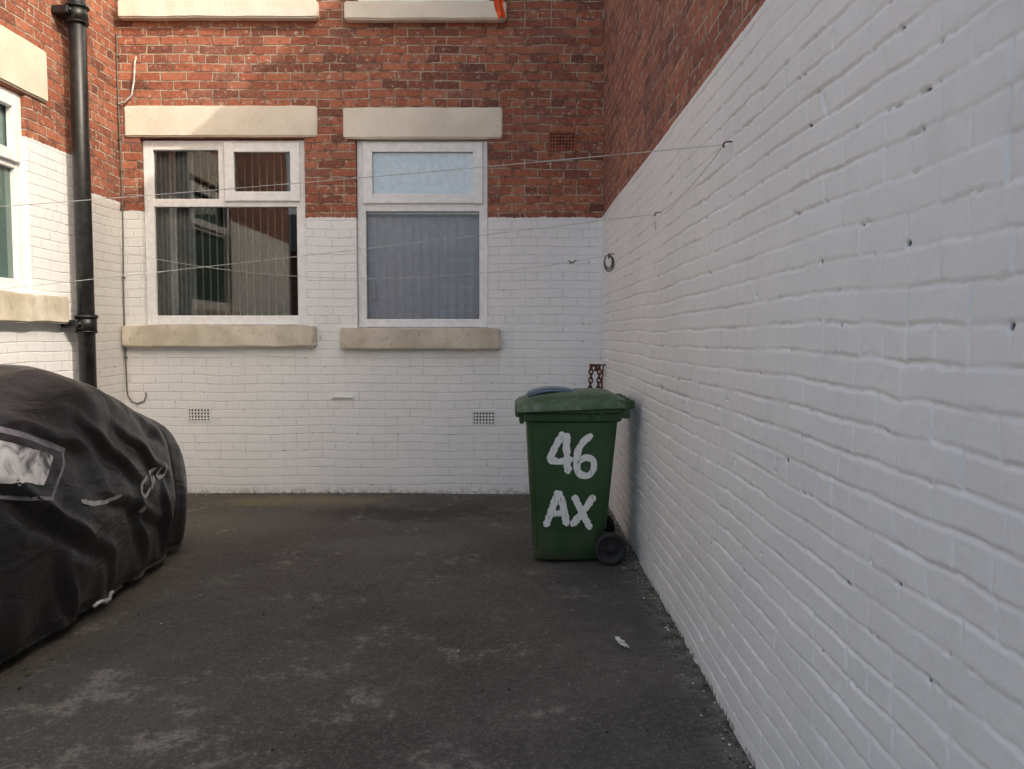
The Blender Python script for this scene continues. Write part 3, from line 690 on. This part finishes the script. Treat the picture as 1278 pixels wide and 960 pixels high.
# ------------------------------------------------------------ small debris (one object each)
def scatter(name,pts,mat,smin,smax,flat=.5):
    vs=[];fs=[]
    for (x,y) in pts:
        s=random.uniform(smin,smax)*(random.random()**1.5+.4); b=len(vs); n=5; a0=random.random()*6
        zb=noise.noise(Vector((x*.9,y*.9,0)))*.012+noise.noise(Vector((x*4,y*4,3)))*.003-.004
        for k in range(n):
            a=a0+k*2*math.pi/n; r=s*random.uniform(.6,1.1); vs.append((x+r*math.cos(a),y+r*math.sin(a),zb))
        for k in range(n):
            a=a0+k*2*math.pi/n; r=s*random.uniform(.4,.7); vs.append((x+r*math.cos(a),y+r*math.sin(a),zb+s*flat*random.uniform(.6,1.2)))
        for k in range(n): fs.append((b+k,b+(k+1)%n,b+n+(k+1)%n,b+n+k))
        fs.append(tuple(b+n+k for k in range(n)))
    mesh(name,vs,fs,mat)
M['grit']=simple('grit_stone',(.16,.15,.125),.9,var=.5,scale=40)
M['flake']=simple('white_paint_flakes',(.62,.62,.60),.7)
pts=[(RX-.01-abs(random.gauss(0,.05)),random.uniform(1.9,7.2)) for _ in range(420)]
pts+=[(random.uniform(-3.3,.7),BY-.01-abs(random.gauss(0,.04))) for _ in range(260)]
pts+=[(random.uniform(-3.2,.75),random.uniform(2,7)) for _ in range(320)]
scatter('gravel',pts,M['grit'],.004,.013)
pts=[(RX-.01-abs(random.gauss(0,.035)),random.uniform(1.9,7.2)) for _ in range(110)]+[(random.uniform(-2.8,.5),BY-.02-abs(random.gauss(0,.06))) for _ in range(50)]+[(random.uniform(-2,.7),random.uniform(2.4,7)) for _ in range(22)]
scatter('paint_flakes',pts,M['flake'],.003,.009,.25)
vs=[(.50,3.69,.009)];n=22
for k in range(n):
    a=2*math.pi*k/n; r=.5+.5*random.random(); vs.append((.50+.022*r*math.cos(a)-.02*math.sin(a),3.69+.10*r*math.sin(a),.008))
mesh('paint_splash',vs,[(0,1+k,1+(k+1)%n) for k in range(n)],M['flake'])
M['weed']=simple('weed_leaf',(.07,.10,.03),.6,var=.3)
vs=[];fs=[]
for k in range(26):
    cx,cy=random.choice([(RX-.02,random.uniform(2.5,5)),(random.uniform(-2.8,.3),BY-.03),(random.uniform(-2.2,-1.9),random.uniform(3.1,3.6))])
    for l in range(7):
        a=random.random()*6.28; L_=random.uniform(.012,.035); b=len(vs); w_=.004
        vs+=[(cx-w_*math.sin(a),cy+w_*math.cos(a),0),(cx+w_*math.sin(a),cy-w_*math.cos(a),0),(cx+L_*math.cos(a),cy+L_*math.sin(a),L_*.8)]
        fs.append((b,b+1,b+2))
mesh('weeds',vs,fs,M['weed'])

# ------------------------------------------------------------ light and camera
Sd=Vector((1,-.8,.9)).normalized(); el=math.asin(Sd.z); az=math.atan2(Sd.x,Sd.y)
sl=bpy.data.lights.new('sun','SUN'); sl.energy=2.5; sl.angle=math.radians(.55); sl.color=(1,.93,.83)
so=link(bpy.data.objects.new('sun',sl)); so.rotation_euler=(-Sd).to_track_quat('-Z','Y').to_euler()
w=bpy.data.worlds.new('World'); scene.world=w; w.use_nodes=True; nt=w.node_tree
bg=nt.nodes['Background']; sk=nt.nodes.new('ShaderNodeTexSky'); sk.sky_type='NISHITA'; sk.sun_disc=False
sk.sun_elevation=el; sk.sun_rotation=az; sk.air_density=1.0; sk.dust_density=4.5; sk.ozone_density=.6
wb=nt.nodes.new('ShaderNodeMix'); wb.data_type='RGBA'; wb.blend_type='MULTIPLY'; wb.inputs[0].default_value=1; wb.inputs[7].default_value=(1.03,1.0,.90,1)
nt.links.new(sk.outputs[0],wb.inputs[6]); nt.links.new(wb.outputs[2],bg.inputs[0]); bg.inputs[1].default_value=.33
cam=bpy.data.cameras.new('camera'); cam.sensor_width=36; cam.lens=29.13; cam.clip_end=500; cam.clip_start=.05
co_=link(bpy.data.objects.new('camera',cam)); co_.location=(0,0,1.4); co_.rotation_euler=(math.radians(90-3.38),0,0)
scene.camera=co_
